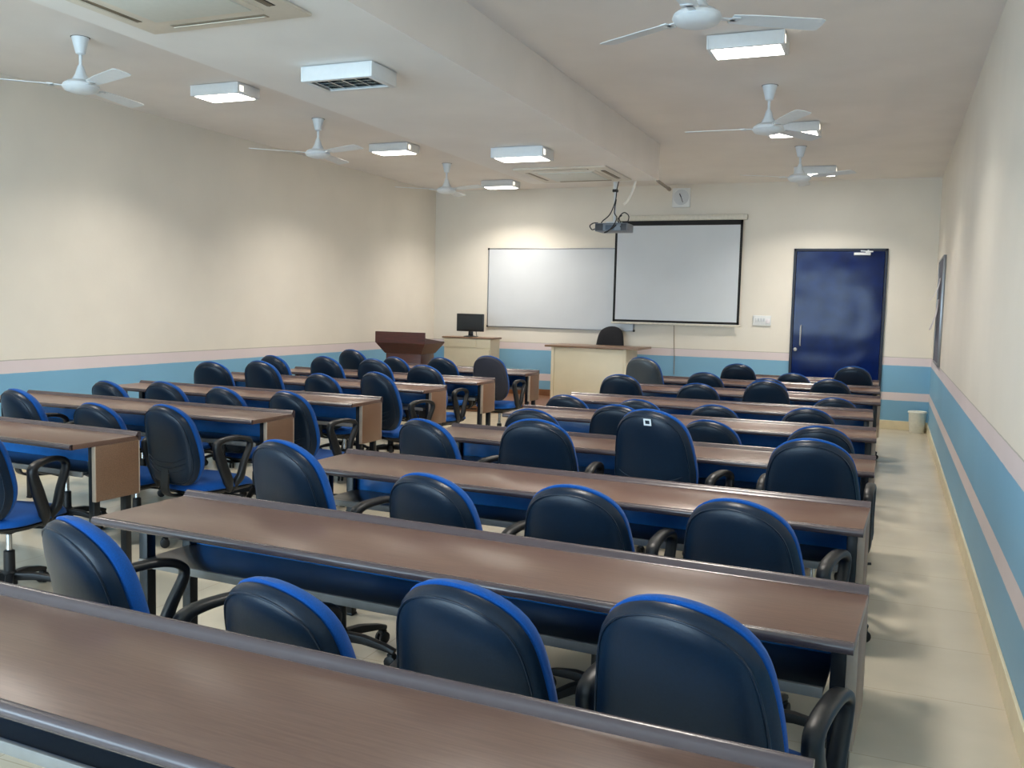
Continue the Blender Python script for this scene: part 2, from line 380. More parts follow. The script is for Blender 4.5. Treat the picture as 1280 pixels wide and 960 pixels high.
# cassette air conditioners
def cassette(x, y, label):
    t = thing('cassette_air_conditioner', label, 'air conditioner', (x, y, SOF_Z), 0, 'ceiling cassette air conditioners')
    bm = bmesh.new(); part_box(bm, (0, 0, -0.009), (0.95, 0.95, 0.018), 0.008)
    part_box(bm, (0, 0, -0.02), (0.64, 0.64, 0.012), 0.006)
    obj('fascia', bm, M['ac'], t)
    bm = bmesh.new(); part_box(bm, (0, 0, -0.026), (0.56, 0.56, 0.012), 0.004)
    part_box(bm, (0.0, -0.2, -0.033), (0.05, 0.02, 0.004), 0.001)
    obj('intake_grille', bm, M['ac_grille'], t)
    for k in range(4):
        bm = bmesh.new(); part_box(bm, (0, 0.39, -0.017), (0.56, 0.045, 0.006), 0.002)
        bmesh.ops.rotate(bm, matrix=Matrix.Rotation(k*PI/2, 3, 'Z'), verts=bm.verts)
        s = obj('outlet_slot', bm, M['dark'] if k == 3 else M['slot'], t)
        bm = bmesh.new(); part_box(bm, (0, 0.395, -0.022), (0.54, 0.022, 0.004), 0.002, rot=Matrix.Rotation(0.25, 4, 'X'))
        bmesh.ops.rotate(bm, matrix=Matrix.Rotation(k*PI/2, 3, 'Z'), verts=bm.verts)
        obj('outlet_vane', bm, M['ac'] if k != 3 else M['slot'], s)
cassette(-3.06, 3.25, 'large ceiling cassette air conditioner at the top left edge of the photo')
cassette(-3.05, 8.92, 'ceiling cassette air conditioner at the far end above the projector')

# ceiling fans
def fan(x, y, ang, label, group, rod=0.29):
    t = thing('ceiling_fan', label, 'ceiling fan', (x, y, H), ang, group)
    zh = -rod-0.03
    bm = bmesh.new(); lathe(bm, [(0.012, -0.115), (0.03, -0.105), (0.052, -0.02), (0.056, -0.002)]); obj('top_canopy', bm, M['fan'], t)
    bm = bmesh.new(); lathe(bm, [(0.060, -0.002), (0.062, -0.0001)], 20); obj('ceiling_plate', bm, M['dark'], t)
    bm = bmesh.new(); lathe(bm, [(0.011, -0.11), (0.011, zh+0.10)], 12); obj('rod', bm, M['fan'], t)
    bm = bmesh.new(); lathe(bm, [(0.014, zh+0.14), (0.022, zh+0.125), (0.035, zh+0.08), (0.055, zh+0.045), (0.06, zh+0.035)]); obj('lower_canopy', bm, M['fan'], t)
    bm = bmesh.new(); lathe(bm, [(0.03, zh+0.04), (0.085, zh+0.032), (0.112, zh+0.012), (0.118, zh-0.008), (0.10, zh-0.03), (0.06, zh-0.042), (0.02, zh-0.045)], 32); obj('motor', bm, M['fan'], t)
    for k in range(3):
        rot = Matrix.Rotation(k*2*PI/3, 3, 'Z')
        bm = bmesh.new(); part_box(bm, (0.135, 0, zh), (0.11, 0.035, 0.006), 0.002); part_box(bm, (0.185, 0, zh), (0.04, 0.08, 0.006), 0.002)
        bmesh.ops.rotate(bm, matrix=rot, verts=bm.verts); a = obj('blade_arm', bm, M['fan'], t)
        bm = bmesh.new(); pl = [(0.17, -0.042), (0.30, -0.055), (0.60, -0.062), (0.625, -0.05), (0.63, 0), (0.625, 0.05), (0.60, 0.058), (0.30, 0.05), (0.17, 0.042)]
        prism(bm, pl, 'Z', -0.002, 0.002)
        bmesh.ops.rotate(bm, matrix=Matrix.Rotation(math.radians(-9), 3, 'X'), verts=bm.verts)
        bmesh.ops.translate(bm, vec=(0, 0, zh+0.003), verts=bm.verts)
        bmesh.ops.rotate(bm, matrix=rot, verts=bm.verts); obj('blade', bm, M['fan'], t)
R = math.radians
FL, FR = 'ceiling fans along the left wall', 'ceiling fans along the right side'
fan(-5.10, 4.70, R(-20), 'white three-blade ceiling fan nearest on the left side', FL)
fan(-5.10, 7.45, R(-20), 'white ceiling fan in the middle of the left row', FL)
fan(-5.12, 10.2, R(-22), 'white ceiling fan farthest along the left row', FL)
fan(-0.94, 4.50, R(150), 'white ceiling fan cut by the top edge above the brightest light', FR)
fan(-0.955, 7.33, R(-180), 'white ceiling fan in the middle of the right row', FR)
fan(-0.97, 10.05, R(-150), 'white ceiling fan farthest along the right row', FR)

# ------------------------------------------------------------------ desks
def desk(L, name, label, group):
    """origin on the floor below the middle of the far edge; user side is -y"""
    t = thing(name, label, 'desk', (0, 0, 0), 0, group)
    D, z = 0.425, 0.75
    bm = bmesh.new(); part_box(bm, (0, -D/2-0.003, z-0.0125), (L, D-0.022, 0.025), 0.002); obj('desktop', bm, M['top'], t)
    # rounded raised strip along the far edge
    prof = [(-0.036, z+0.0005), (-0.031, z+0.003), (-0.026, z+0.011), (-0.021, z+0.017), (-0.013, z+0.020), (-0.004, z+0.018), (0, z+0.012), (0, z-0.026), (-0.010, z-0.029), (-0.014, z-0.024), (-0.036, z-0.0)]
    bm = bmesh.new(); prism(bm, prof, 'X', -L/2, L/2); obj('raised_back_rail', bm, M['rail'], t)
    r = 0.019; prof = [(-D+0.018, z+0.0008)] + [(-D+0.010-0.012*math.sin(PI*k/8), z-0.0125+0.0133*math.cos(PI*k/8)) for k in range(9)] + [(-D+0.018, z-0.0258)]
    bm = bmesh.new(); prism(bm, prof, 'X', -L/2, L/2); obj('rounded_front_edge', bm, M['rail'], t)
    obj('modesty_panel', box((0, -0.045, 0.65), (L-0.06, 0.014, 0.14), 0.003), M['blue'], t)
    s = obj('under_shelf', box((0, -0.175, 0.585), (L-0.14, 0.235, 0.014), 0.002), M['shelf'], t)
    obj('shelf_edge', box((0, -0.298, 0.583), (L-0.14, 0.012, 0.026), 0.003), M['shelf_edge'], s)
    xs = L/2
    sp = obj('side_panel', box((xs-0.012, -0.145, 0.588), (0.022, 0.262, 0.274), 0.002), M['side'], t)
    for yy in (-0.279, -0.0105): obj('edge_band', box((xs-0.012, yy, 0.588), (0.024, 0.006, 0.274), 0.002), M['lip'], sp)
    for x in (-xs+0.06, xs-0.04):
        for y in (-0.255, -0.065):
            l = obj('leg', box((x, y, 0.365), (0.038, 0.038, 0.71), 0.004), M['steel'], t)
            obj('foot_glide', box((x, y, 0.006), (0.042, 0.042, 0.012), 0.003), M['black'], l)
    for x in (-xs+0.06, xs-0.04):
        obj('cross_rail', box((x, -0.16, 0.555), (0.03, 0.152, 0.03), 0.004), M['steel'], t)
    return t
ORD = ['nearest', 'second nearest', 'third nearest', 'fourth nearest', 'fifth nearest', 'sixth nearest', 'seventh nearest', 'eighth nearest', 'ninth and farthest']
RD = [(-1.215, 1.494, -2.5), (-1.158, 2.519, -2.9), (-1.178, 3.622, -1.9), (-1.180, 4.779, 0.0), (-1.198, 5.965, 1.2), (-1.236, 7.10, 1.2), (-1.20, 8.31, 1.0), (-1.22, 9.44, 1.0)]
LD = [(-4.66, 3.645, -2.9), (-4.57, 4.774, 0.0), (-4.57, 5.846, 0.1), (-4.625, 7.03, -0.7), (-4.605, 8.018, -0.5), (-4.645, 9.30, 0.0)]
GR, GL = 'long desks of the right-hand block', 'long desks of the left-hand block'
base = desk(2.285, 'long_desk', '', GR)
for i, (x, y, a) in enumerate(RD):
    o = base if i == 0 else copy_tree(base)
    o.location = (x, y, 0); o.rotation_euler = (0, 0, R(a))
    o['label'] = ['brown laminate desk filling the bottom edge, nearest of the right-hand block', 'long brown laminate desk with light glare, second nearest of the right-hand block'][i] if i < 2 else 'long brown laminate desk, %s of the right-hand block' % ORD[i]
for i, (x, y, a) in enumerate(LD):
    o = copy_tree(base); o.location = (x, y, 0); o.rotation_euler = (0, 0, R(a)); o['group'] = GL
    o['label'] = 'long brown laminate desk, %s of the left-hand block' % (ORD[i] if i < 5 else 'sixth and farthest')
o = desk(1.5, 'long_desk', 'short brown desk before the blue door, farthest of the right-hand block', GR); o.location = (-0.845, 10.36, 0)

# ------------------------------------------------------------------ office chairs
def outline(Wd, Hh, n=56):
    def hw(s):
        xs = [0, .12, .3, .5, .7, .85, 1]; ys = [.70, .92, 1, .955, .885, .80, .70]
        for i in range(6):
            if s <= xs[i+1]: b = ys[i]+(ys[i+1]-ys[i])*(s-xs[i])/(xs[i+1]-xs[i]); break
        top = max(0, min(1, (s-.74)/.26)); return b*math.sqrt(max(0, 1-top**2.8))
    right = []
    K = 60
    for k in range(K+1):
        s = math.sin(PI/2*k/K); right.append((Wd/2*hw(s), s*Hh))
    bot = [(Wd/2*hw(0)*t, -0.0) for t in (-0.66, -0.33, 0, 0.33, 0.66)]
    poly = bot + right + [(-x, y) for x, y in reversed(right[:-1])]
    # resample evenly then soften
    P = [Vector((x, y)) for x, y in poly]; P.append(P[0]); Ls = [0]
    for a, b in zip(P, P[1:]): Ls.append(Ls[-1]+(b-a).length)
    out = []; j = 0
    for k in range(n):
        d = Ls[-1]*k/n
        while Ls[j+1] < d: j += 1
        t = (d-Ls[j])/max(1e-9, Ls[j+1]-Ls[j]); out.append(P[j].lerp(P[j+1], t))
    for _ in range(2): out = [(out[i-1]+out[i]*2+out[(i+1) % n])/4 for i in range(n)]
    return out
def pad(bm, poly, c, front, back, pf=5, pb=4, rings=9, bend=None, mat=0):
    """cushion from an outline in (x, z): front()/back() thickness towards +y / -y"""
    n = len(poly)
    def side(th, p, sgn):
        rr = []
        for k in range(rings+1):
            q = math.sin(PI/2*k/rings)               # 0 centre .. 1 rim
            y = sgn*th*(max(0, 1-q**p))**(1/2.2)
            if k == 0: rr.append([bm.verts.new(bend(c[0], y, c[1]))])
            else: rr.append([bm.verts.new(bend(c[0]+(v.x-c[0])*q, y, c[1]+(v.y-c[1])*q)) for v in poly])
        return rr
    F = side(front, pf, 1); B = side(back, pb, -1)
    for rr in (F, B):
        for i in range(n): bm.faces.new((rr[0][0], rr[1][i], rr[1][(i+1) % n])).material_index = mat
        for a, b in zip(rr[1:], rr[2:]):
            for i in range(n): bm.faces.new((a[i], a[(i+1) % n], b[(i+1) % n], b[i])).material_index = mat
    bmesh.ops.remove_doubles(bm, verts=bm.verts, dist=1e-5)
BW, BH, TILT = 0.405, 0.46, 0.17
ZT = 0.885                                            # top of the backrest of the standard chair
BACK_Y = -0.275                                       # backrest middle behind the seat centre
def back_bend(x, y, z):                               # z from 0 at the bottom of the back
    wrap = 0.035*(x/(BW/2))**2
    lum = 0.018*math.sin(PI*z/BH)
    yy = y + wrap + lum - 0.015
    return Vector((x, BACK_Y + yy - (z-BH/2)*TILT, ZT-BH + z*math.cos(TILT)+yy*TILT*0.6))
def chair(name, shell, label, group, ribs=True):
    t = thing(name, label, 'office chair', (0, 0, 0), 0, group)
    bm = bmesh.new(); pol = outline(BW, BH); pad(bm, [Vector((p.x, p.y)) for p in pol], (0, 0.22), 0.004, 0.046, 4, 7, bend=back_bend)
    pip = [Vector((p.x*0.93, 0.22+(p.y-0.22)*0.93)) for p in pol]
    sweep(bm, [back_bend(p.x, -0.046*(1-0.93**7)**(1/2.2)-0.001, p.y) for p in pip], (0.006, 0.006), None, 6, True)
    if ribs:
        for k in range(3):
            z0 = 0.075+0.03*k; pts = []
            for j in range(17):
                u = -1+j/8; x = u*(BW/2-0.025)*(0.93+0.02*k); zz = z0+0.045*abs(u)**2.2
                q = max(abs(u)*0.93, 0); yb = -0.046*(max(0, 1-q**7))**(1/2.2)
                pts.append(back_bend(x, yb-0.001, zz))
            sweep(bm, pts, (0.006, 0.006), (0, 0, 1), 6)
    back = obj('backrest', bm, shell, t, angle=60)
    bm = bmesh.new(); pad(bm, outline(BW-0.001, BH+0.006), (0, 0.22), 0.060, 0.008, 9, 5, rings=12, bend=lambda x, y, z: back_bend(x, y+0.010, z)); obj('back_cushion', bm, M['fabric'], t, angle=60)
    # seat
    sz = 0.445
    def sup(w, d, n, p=3.2): return [Vector((w/2*math.copysign(abs(math.cos(2*PI*k/n))**(2/p), math.cos(2*PI*k/n)), d/2*math.copysign(abs(math.sin(2*PI*k/n))**(2/p), math.sin(2*PI*k/n)))) for k in range(n)]
    def sb(x, y, z):   # pad axes -> seat: outline in xy, thickness up; waterfall front edge
        dz = -0.030*max(0, (z-0.10)/0.13)**2 + 0.006*(x/0.22)**2
        return Vector((x, z, sz-0.055+y+dz))
    bm = bmesh.new(); pad(bm, sup(0.43, 0.475, 48), (0, 0), 0.05, 0.014, 6, 3, bend=sb); obj('seat', bm, M['fabric'], t, angle=60)
    bm = bmesh.new(); pad(bm, sup(0.42, 0.44, 48), (0, 0), 0.004, 0.028, 4, 5, bend=lambda x, y, z: sb(x, y-0.012, z)); obj('seat_pan', bm, M['black'], t, angle=60)
    for sx in (-1, 1):
        X = sx*0.221
        ctrl = [(X-sx*0.045, 0.0, 0.375), (X-sx*0.005, -0.035, 0.42), (X, -0.085, 0.53), (X, -0.125, 0.63), (X, -0.105, 0.665), (X, -0.03, 0.678), (X, 0.05, 0.676), (X, 0.108, 0.656), (X, 0.12, 0.62), (X, 0.075, 0.53), (X-sx*0.002, 0.04, 0.43)]
        wid = [(.05, .035), (.042, .06), (.042, .062), (.042, .048), (.042, .032), (.042, .026), (.042, .026), (.042, .028), (.04, .028), (.04, .034), (.042, .052)]
        per = 5; pts = spline(ctrl, per, True)[:-(per)] ; sizes = []
        for i in range(len(pts)):
            a = i/per; k = int(a); f = a-k; w0, w1 = wid[min(k, 10)], wid[min(k+1, 10)]
            sizes.append((w0[0]+(w1[0]-w0[0])*f, w0[1]+(w1[1]-w0[1])*f))
        pts.append(Vector((X-sx*0.045, 0.012, 0.372))); sizes.append((.05, .03))
        bm = bmesh.new(); sweep(bm, pts, sizes, (1, 0, 0), 12, power=3); obj('armrest', bm, M['black'], t, angle=60)
    bm = bmesh.new(); sweep(bm, spline([(0, 0.02, 0.352), (0, -0.12, 0.348), (0, -0.26, 0.36), (0, -0.30, 0.41), (0, -0.29, 0.56)], 6), (0.07, 0.016), (1, 0, 0), 8, power=4); obj('back_bracket', bm, M['black'], t)
    bm = bmesh.new(); part_box(bm, (0, 0, 0.345), (0.15, 0.18, 0.035), 0.008); sweep(bm, [(0.05, 0.02, 0.34), (0.2, 0.05, 0.335), (0.24, 0.055, 0.338)], (0.012, 0.012)); obj('tilt_mechanism', bm, M['black'], t)
    bm = bmesh.new(); lathe(bm, [(0.014, 0.20), (0.014, 0.335)], 14); obj('gas_lift', bm, M['chrome'], t)
    bm = bmesh.new(); lathe(bm, [(0.034, 0.06), (0.034, 0.12), (0.026, 0.13), (0.025, 0.225), (0.018, 0.23)], 18)
    for k in range(5):
        a = 2*PI*k/5+0.3; dv = Vector((math.cos(a), math.sin(a), 0)); pts = [dv*0.02+Vector((0, 0, 0.1)), dv*0.11+Vector((0, 0, 0.098)), dv*0.20+Vector((0, 0, 0.082)), dv*0.25+Vector((0, 0, 0.068))]
        sweep(bm, pts, [(0.04, 0.045), (0.038, 0.04), (0.034, 0.03), (0.03, 0.022)], (-dv.y, dv.x, 0), 8, power=3)
    obj('star_base', bm, M['black'], t)
    for k in range(5):
        a = 2*PI*k/5+0.3; dv = Vector((math.cos(a), math.sin(a), 0)); sd = Vector((-dv.y, dv.x, 0)); c = dv*0.237+Vector((0, 0, 0.027))
        bm = bmesh.new()
        for s in (-1, 1):
            b2 = bmesh.new(); lathe(b2, [(0.018, -0.009), (0.026, -0.006), (0.027, 0), (0.026, 0.006), (0.018, 0.009)], 14)
            q = Vector((0, 0, 1)).rotation_difference(sd).to_matrix(); bmesh.ops.rotate(b2, matrix=q, verts=b2.verts); bmesh.ops.translate(b2, vec=c+sd*0.013*s, verts=b2.verts); join(bm, b2)
        part_box(bm, c+Vector((0, 0, 0.024)), (0.03, 0.03, 0.02), 0.006)
        obj('caster', bm, M['black'], t)
    return t
CH = [
    ('A1', -1.908, 1.745, -19.7, 0.888),
    ('A2', -1.277, 1.725, -12.0, 0.819),
    ('A3', -0.813, 1.741, -10.0, 0.874),
    ('A4', -0.345, 1.724, -11.6, 0.912),
    ('B1', -2.083, 2.846, -15.4, 0.937),
    ('B2', -1.465, 2.833, -12.0, 0.870),
    ('B3', -0.930, 2.834, -3.0, 0.881),
    ('B4', -0.402, 2.850, -12.3, 0.885),
    ('C1', -2.108, 4.020, -18.1, 0.892),
    ('C2', -1.503, 3.965, 4.1, 0.940),
    ('C3', -0.965, 4.006, -12.2, 1.016),
    ('C4', -0.278, 3.956, -1.7, 0.944),
    ('D1', -1.969, 5.118, 2.8, 0.848),
    ('D2', -1.445, 5.159, -4.2, 0.902),
    ('D3', -0.918, 5.185, -12.6, 0.846),
    ('D4', -0.324, 5.126, 1.0, 0.862),
    ('E1', -2.163, 6.320, -7.3, 0.824),
    ('E2', -1.627, 6.321, -2.2, 0.824),
    ('E3', -1.092, 6.301, 1.2, 0.821),
    ('E4', -0.473, 6.258, 0.2, 0.842),
    ('F1', -2.096, 7.514, 3.8, 0.907),
    ('F2', -1.443, 7.527, 0.2, 0.866),
    ('F3', -0.901, 7.529, 1.0, 0.916),
    ('F4', -0.376, 7.528, -0.1, 0.810),
    ('G1', -2.195, 8.649, -11.2, 1.000),
    ('G2', -1.601, 8.664, -3.3, 0.883),
    ('G3', -1.018, 8.613, -0.7, 0.860),
    ('G4', -0.480, 8.653, 0.1, 0.875),
    ('H1', -1.432, 9.565, 0.8, 0.928),
    ('H2', -0.887, 9.563, -7.0, 0.858),
    ('H3', -0.328, 9.548, -2.4, 0.953),
    ('LB1', -4.797, 3.938, -13.3, 0.896),
    ('LB2', -4.240, 3.988, -4.4, 0.843),
    ('LB3', -3.719, 3.995, -8.0, 0.865),
    ('LC1', -5.267, 5.067, -10.4, 0.845),
    ('LC2', -4.744, 5.068, -4.4, 0.868),
    ('LC3', -4.220, 5.068, -10.9, 0.857),
    ('LC4', -3.637, 5.006, -10.1, 0.866),
    ('LD1', -5.340, 6.255, 4.1, 0.927),
    ('LD2', -4.809, 6.234, -7.3, 0.959),
    ('LD3', -4.229, 6.249, -9.9, 0.882),
    ('LD4', -3.677, 6.193, -16.1, 0.924),
    ('LE1', -5.443, 7.238, -11.6, 0.936),
    ('LE2', -4.852, 7.236, -8.1, 0.953),
    ('LE3', -4.332, 7.234, -4.9, 0.953),
    ('LE4', -3.814, 7.230, -2.5, 0.919),
    ('LF1', -5.374, 8.517, -8.1, 0.952),
    ('LF2', -4.850, 8.531, -14.3, 0.894),
    ('LF3', -4.293, 8.512, -5.4, 0.913),
    ('LF4', -3.753, 8.507, -2.0, 0.953),
    ('LA1', -3.790, 2.820, 14.0, 0.885),
]
GRP = {'A': ('second nearest desk', 'right-hand'), 'B': ('third nearest desk', 'right-hand'), 'C': ('fourth nearest desk', 'right-hand'), 'D': ('fifth nearest desk', 'right-hand'), 'E': ('sixth nearest desk', 'right-hand'),
       'F': ('seventh nearest desk', 'right-hand'), 'G': ('eighth nearest desk', 'right-hand'), 'H': ('farthest desk', 'right-hand'),
       'LA': ('nearest desk', 'left-hand'), 'LB': ('second nearest desk', 'left-hand'), 'LC': ('third nearest desk', 'left-hand'), 'LD': ('fourth nearest desk', 'left-hand'), 'LE': ('fifth nearest desk', 'left-hand'), 'LF': ('farthest desk', 'left-hand')}
POS = {1: ['only'], 3: ['leftmost', 'middle', 'rightmost'], 4: ['leftmost', 'second from left', 'third from left', 'rightmost']}
cnt = {}
for n, *_ in CH: cnt[n[:-1]] = cnt.get(n[:-1], 0)+1
protos = {}
SPECIAL = {'C3': 'tall navy office chair with small white sticker on its back', 'G1': 'grey-backed raised office chair beside the teacher table, facing right-hand desks', 'LF4': 'charcoal ribbed office chair pulled out at the farthest left-hand desk',
           'A4': 'navy office chair with bright blue rim, bottom right, nearest the aisle', 'LA1': 'blue office chair cut by the left edge of the photo'}
for n, x, y, a, zt in CH:
    kind = 'grey' if n in ('G1',) else 'dark' if n == 'LF4' else 'navy'
    if kind not in protos:
        o = chair('office_chair', {'grey': M['shell_grey'], 'dark': M['shell_dark'], 'navy': M['shell']}[kind], '', '')
        protos[kind] = o
    else: o = copy_tree(protos[kind])
    row, blk = GRP[n[:-1]]
    c, s = math.cos(R(a)), math.sin(R(a))
    # (x, y) is the middle of the backrest
    o.location = (x - s*(-BACK_Y), y + c*(-BACK_Y), 0); o.rotation_euler = (0, 0, R(a))
    dz = zt-ZT
    for ch in o.children:
        k = ch.name.split('.')[0]
        if k in ('backrest', 'back_cushion', 'back_bracket'): ch.location.z = dz
        elif k == 'armrest': ch.location.z = {'C3': 0.03, 'C4': 0.03}.get(n, min(dz, -0.025 if n[0] == 'A' else 0.01))
        elif k in ('seat', 'seat_pan', 'tilt_mechanism', 'gas_lift'): ch.location.z = min(dz, 0.02)
    o['group'] = 'blue office chairs at the %s desks' % blk
    p = POS[cnt[n[:-1]]][int(n[-1])-1]
    o['label'] = SPECIAL.get(n, 'blue office chair, %s at the %s, %s block' % (p, row, blk))
    if n == 'C3':
        bm = bmesh.new(); zz = 0.415
        for (dx, dzz, w, h) in ((0, 0.012, .036, .008), (0, -0.012, .036, .008), (-0.014, 0, .008, .03), (0.014, 0, .008, .03)):
            vs = []
            for (qx, qz) in ((-w/2, -h/2), (w/2, -h/2), (w/2, h/2), (-w/2, h/2)): vs.append(bm.verts.new(back_bend(0.018+dx+qx, -0.0475, zz+dzz+qz)))
            bm.faces.new(vs)
        st = obj('white_sticker', bm, M['white'], o, smooth=False); st.location.z = dz

# ------------------------------------------------------------------ front of the room
# whiteboard
t = thing('whiteboard', 'long white enamel whiteboard with thin aluminium frame on the front wall', 'whiteboard', (-4.49, YF, 1.14))
obj('writing_surface', box((0, -0.014, 0.58), (2.24, 0.012, 1.14), 0.002), M['board'], t, smooth=False)
bm = bmesh.new()
for z in (0.006, 1.157): part_box(bm, (0, -0.012, z), (2.27, 0.022, 0.016), 0.004)
for x in (-1.128, 1.128): part_box(bm, (x, -0.012, 0.58), (0.014, 0.022, 1.16), 0.004)
obj('frame', bm, M['alu'], t)
bm = bmesh.new()
for x in (-1.13, 1.13):
    for z in (0.008, 1.155): part_box(bm, (x, -0.013, z), (0.03, 0.026, 0.03), 0.008)
obj('corner_cap', bm, M['dark'], t)
# projection screen
t = thing('projection_screen', 'pulled-down projection screen with black borders overlapping the whiteboard', 'projection screen', (-2.78, YF, 1.26))
obj('casing', box((0.0, -0.06, 1.45), (1.86, 0.07, 0.075), 0.012), M['casing'], t)
obj('screen_fabric', box((0, -0.07, 0.71), (1.74, 0.003, 1.41)), M['screen'], t, smooth=False)
bm = bmesh.new()
for x in (-0.862, 0.862): part_box(bm, (x, -0.0725, 0.71), (0.032, 0.004, 1.41))
part_box(bm, (0, -0.0725, 1.385), (1.756, 0.004, 0.075)); part_box(bm, (0, -0.0725, 0.03), (1.756, 0.004, 0.03))
obj('black_border', bm, M['black_border'], t, smooth=False)
obj('bottom_bar', box((0, -0.07, -0.002), (1.80, 0.024, 0.03), 0.008), M['casing'], t)
obj('pull_cord', tube([(0.0, -0.07, -0.01), (0.0, -0.03, -0.25), (0.01, -0.012, -0.45), (0.012, -0.012, -0.70)], 0.005, 6), M['pipe'], t)
# wall clock
t = thing('wall_clock', 'small white square wall clock above the projection screen', 'clock', (-2.755, YF, 2.985))
obj('case', box((0, -0.02, 0), (0.25, 0.04, 0.26), 0.012), M['white'], t)
bm = bmesh.new(); lathe(bm, [(0.105, 0), (0.105, 0.003)], 32); bmesh.ops.rotate(bm, matrix=Matrix.Rotation(PI/2, 3, 'X'), verts=bm.verts); bmesh.ops.translate(bm, vec=(0, -0.04, 0.005), verts=bm.verts); obj('dial', bm, M['board'], t)
for w, l, a in ((0.014, 0.055, R(-25)), (0.009, 0.075, R(160))):
    bm = bmesh.new(); part_box(bm, (0, -0.046, l/2), (w, 0.003, l), 0.001); bmesh.ops.rotate(bm, matrix=Matrix.Rotation(a, 3, 'Y'), verts=bm.verts); bmesh.ops.translate(bm, vec=(0, 0, 0.005), verts=bm.verts); obj('hand', bm, M['ink'], t)
# switchboard
t = thing('switchboard', 'white electrical switch plate on the wall left of the blue door', 'switch', (-1.61, YF, 1.34))
obj('plate', box((0, -0.01, 0), (0.235, 0.02, 0.135), 0.006), M['white'], t)
for k in range(4): obj('switch', box((-0.08+0.035*k, -0.022, 0.012), (0.022, 0.01, 0.04), 0.003), M['board'], t)
obj('socket', box((0.075, -0.022, -0.005), (0.055, 0.008, 0.06), 0.006), M['paper'], t)
# second, fainter socket left of the whiteboard
t = thing('wall_socket', 'small pale wall socket just left of the black monitor', 'socket', (-6.02, YF, 1.33))
obj('plate', box((0, -0.008, 0), (0.09, 0.016, 0.08), 0.005), M['ac'], t)
obj('switch', box((0.015, -0.018, 0), (0.022, 0.008, 0.035), 0.003), M['ac'], t)
# notice board on the right wall
t = thing('notice_board', 'narrow grey notice board with pinned papers on the right wall', 'notice board', (XR, 11.0, 0.93))
obj('felt', box((-0.012, 0, 0.575), (0.014, 1.05, 1.11), 0.002), M['pin'], t, smooth=False)
bm = bmesh.new()
for z in (0.012, 1.142): part_box(bm, (-0.014, 0, z), (0.028, 1.09, 0.024), 0.004)
for y in (-0.535, 0.535): part_box(bm, (-0.014, y, 0.577), (0.028, 0.024, 1.154), 0.004)
obj('frame', bm, M['alu'], t)
def sheet(y, z, w, h, curl, label):
    bm = bmesh.new(); n = 8; rows = []
    for k in range(n+1):
        f = k/n; x = -0.022-curl*f**2
        rows.append([bm.verts.new((x, -w/2, h*(1-f))), bm.verts.new((x, w/2, h*(1-f)))])
    for a, b in zip(rows, rows[1:]): bm.faces.new((a[0], a[1], b[1], b[0]))
    bmesh.ops.solidify(bm, geom=bm.faces[:], thickness=0.001)
    o = obj('pinned_paper', bm, M['paper'], None, loc=(XR, y, z)); tag(o, label, 'paper', 'papers on the notice board')
sheet(11.12, 1.62, 0.34, 0.25, 0.09, 'upper curling white paper pinned on the notice board')
sheet(11.25, 1.30, 0.46, 0.34, 0.07, 'lower large white paper pinned on the notice board')
# waste bin
t = thing('waste_bin', 'ivory plastic waste bin in the front right corner', 'bin', (0.352, 12.46, 0))
bm = bmesh.new(); lathe(bm, [(0.085, 0), (0.088, 0.004), (0.103, 0.255), (0.099, 0.257), (0.083, 0.01), (0.001, 0.009)], 32); obj('bucket', bm, M['bin'], t, angle=50)
bm = bmesh.new(); lathe(bm, [(0.102, 0.245), (0.112, 0.247), (0.114, 0.26), (0.108, 0.268), (0.099, 0.266), (0.099, 0.25)], 32); obj('rim', bm, M['bin'], t, angle=50)

DZ = 0.155
# teacher table
t = thing('teacher_table', 'cream laminate teacher table with brown top below the whiteboard', 'table', (-3.62, 11.5, DZ))
obj('tabletop', box((0, 0.31, 0.785), (1.29, 0.66, 0.026), 0.005), M['table_top'], t)
obj('front_panel', box((-0.05, 0.06, 0.385), (0.955, 0.02, 0.76), 0.002), M['table'], t)
for x in (-0.545, 0.445): obj('side_panel', box((x, 0.31, 0.386), (0.04, 0.56, 0.772), 0.002), M['table'], t)
# teacher chair
t = thing('teacher_chair', 'black fabric chair behind the teacher table', 'chair', (-3.64, 12.2, DZ), PI)
bm = bmesh.new(); pad(bm, outline(0.41, 0.46), (0, 0.22), 0.055, 0.02, 5, 4, bend=lambda x, y, z: back_bend(x, y, z)+Vector((0, 0, 0.175))); obj('backrest', bm, M['black_fabric'], t, angle=60)
bm = bmesh.new(); part_box(bm, (0, 0.0, 0.46), (0.45, 0.44, 0.07), 0.03, 4); obj('seat', bm, M['black_fabric'], t)
bm = bmesh.new(); sweep(bm, spline([(0, 0, 0.42), (0, -0.16, 0.42), (0, -0.235, 0.47), (0, -0.225, 0.62)], 6), (0.07, 0.016), (1, 0, 0), 8, power=4); obj('back_bracket', bm, M['black'], t)
bm = bmesh.new(); lathe(bm, [(0.03, 0.06), (0.025, 0.2), (0.015, 0.21), (0.015, 0.43)], 16); obj('gas_lift', bm, M['black'], t)
bm = bmesh.new()
for k in range(5):
    a = 2*PI*k/5+0.3; dv = Vector((math.cos(a), math.sin(a), 0)); sweep(bm, [dv*0.02+Vector((0, 0, 0.09)), dv*0.2+Vector((0, 0, 0.06)), dv*0.21+Vector((0, 0, 0.0))], (0.03, 0.03), (-dv.y, dv.x, 0), 8)
obj('star_base', bm, M['black'], t)
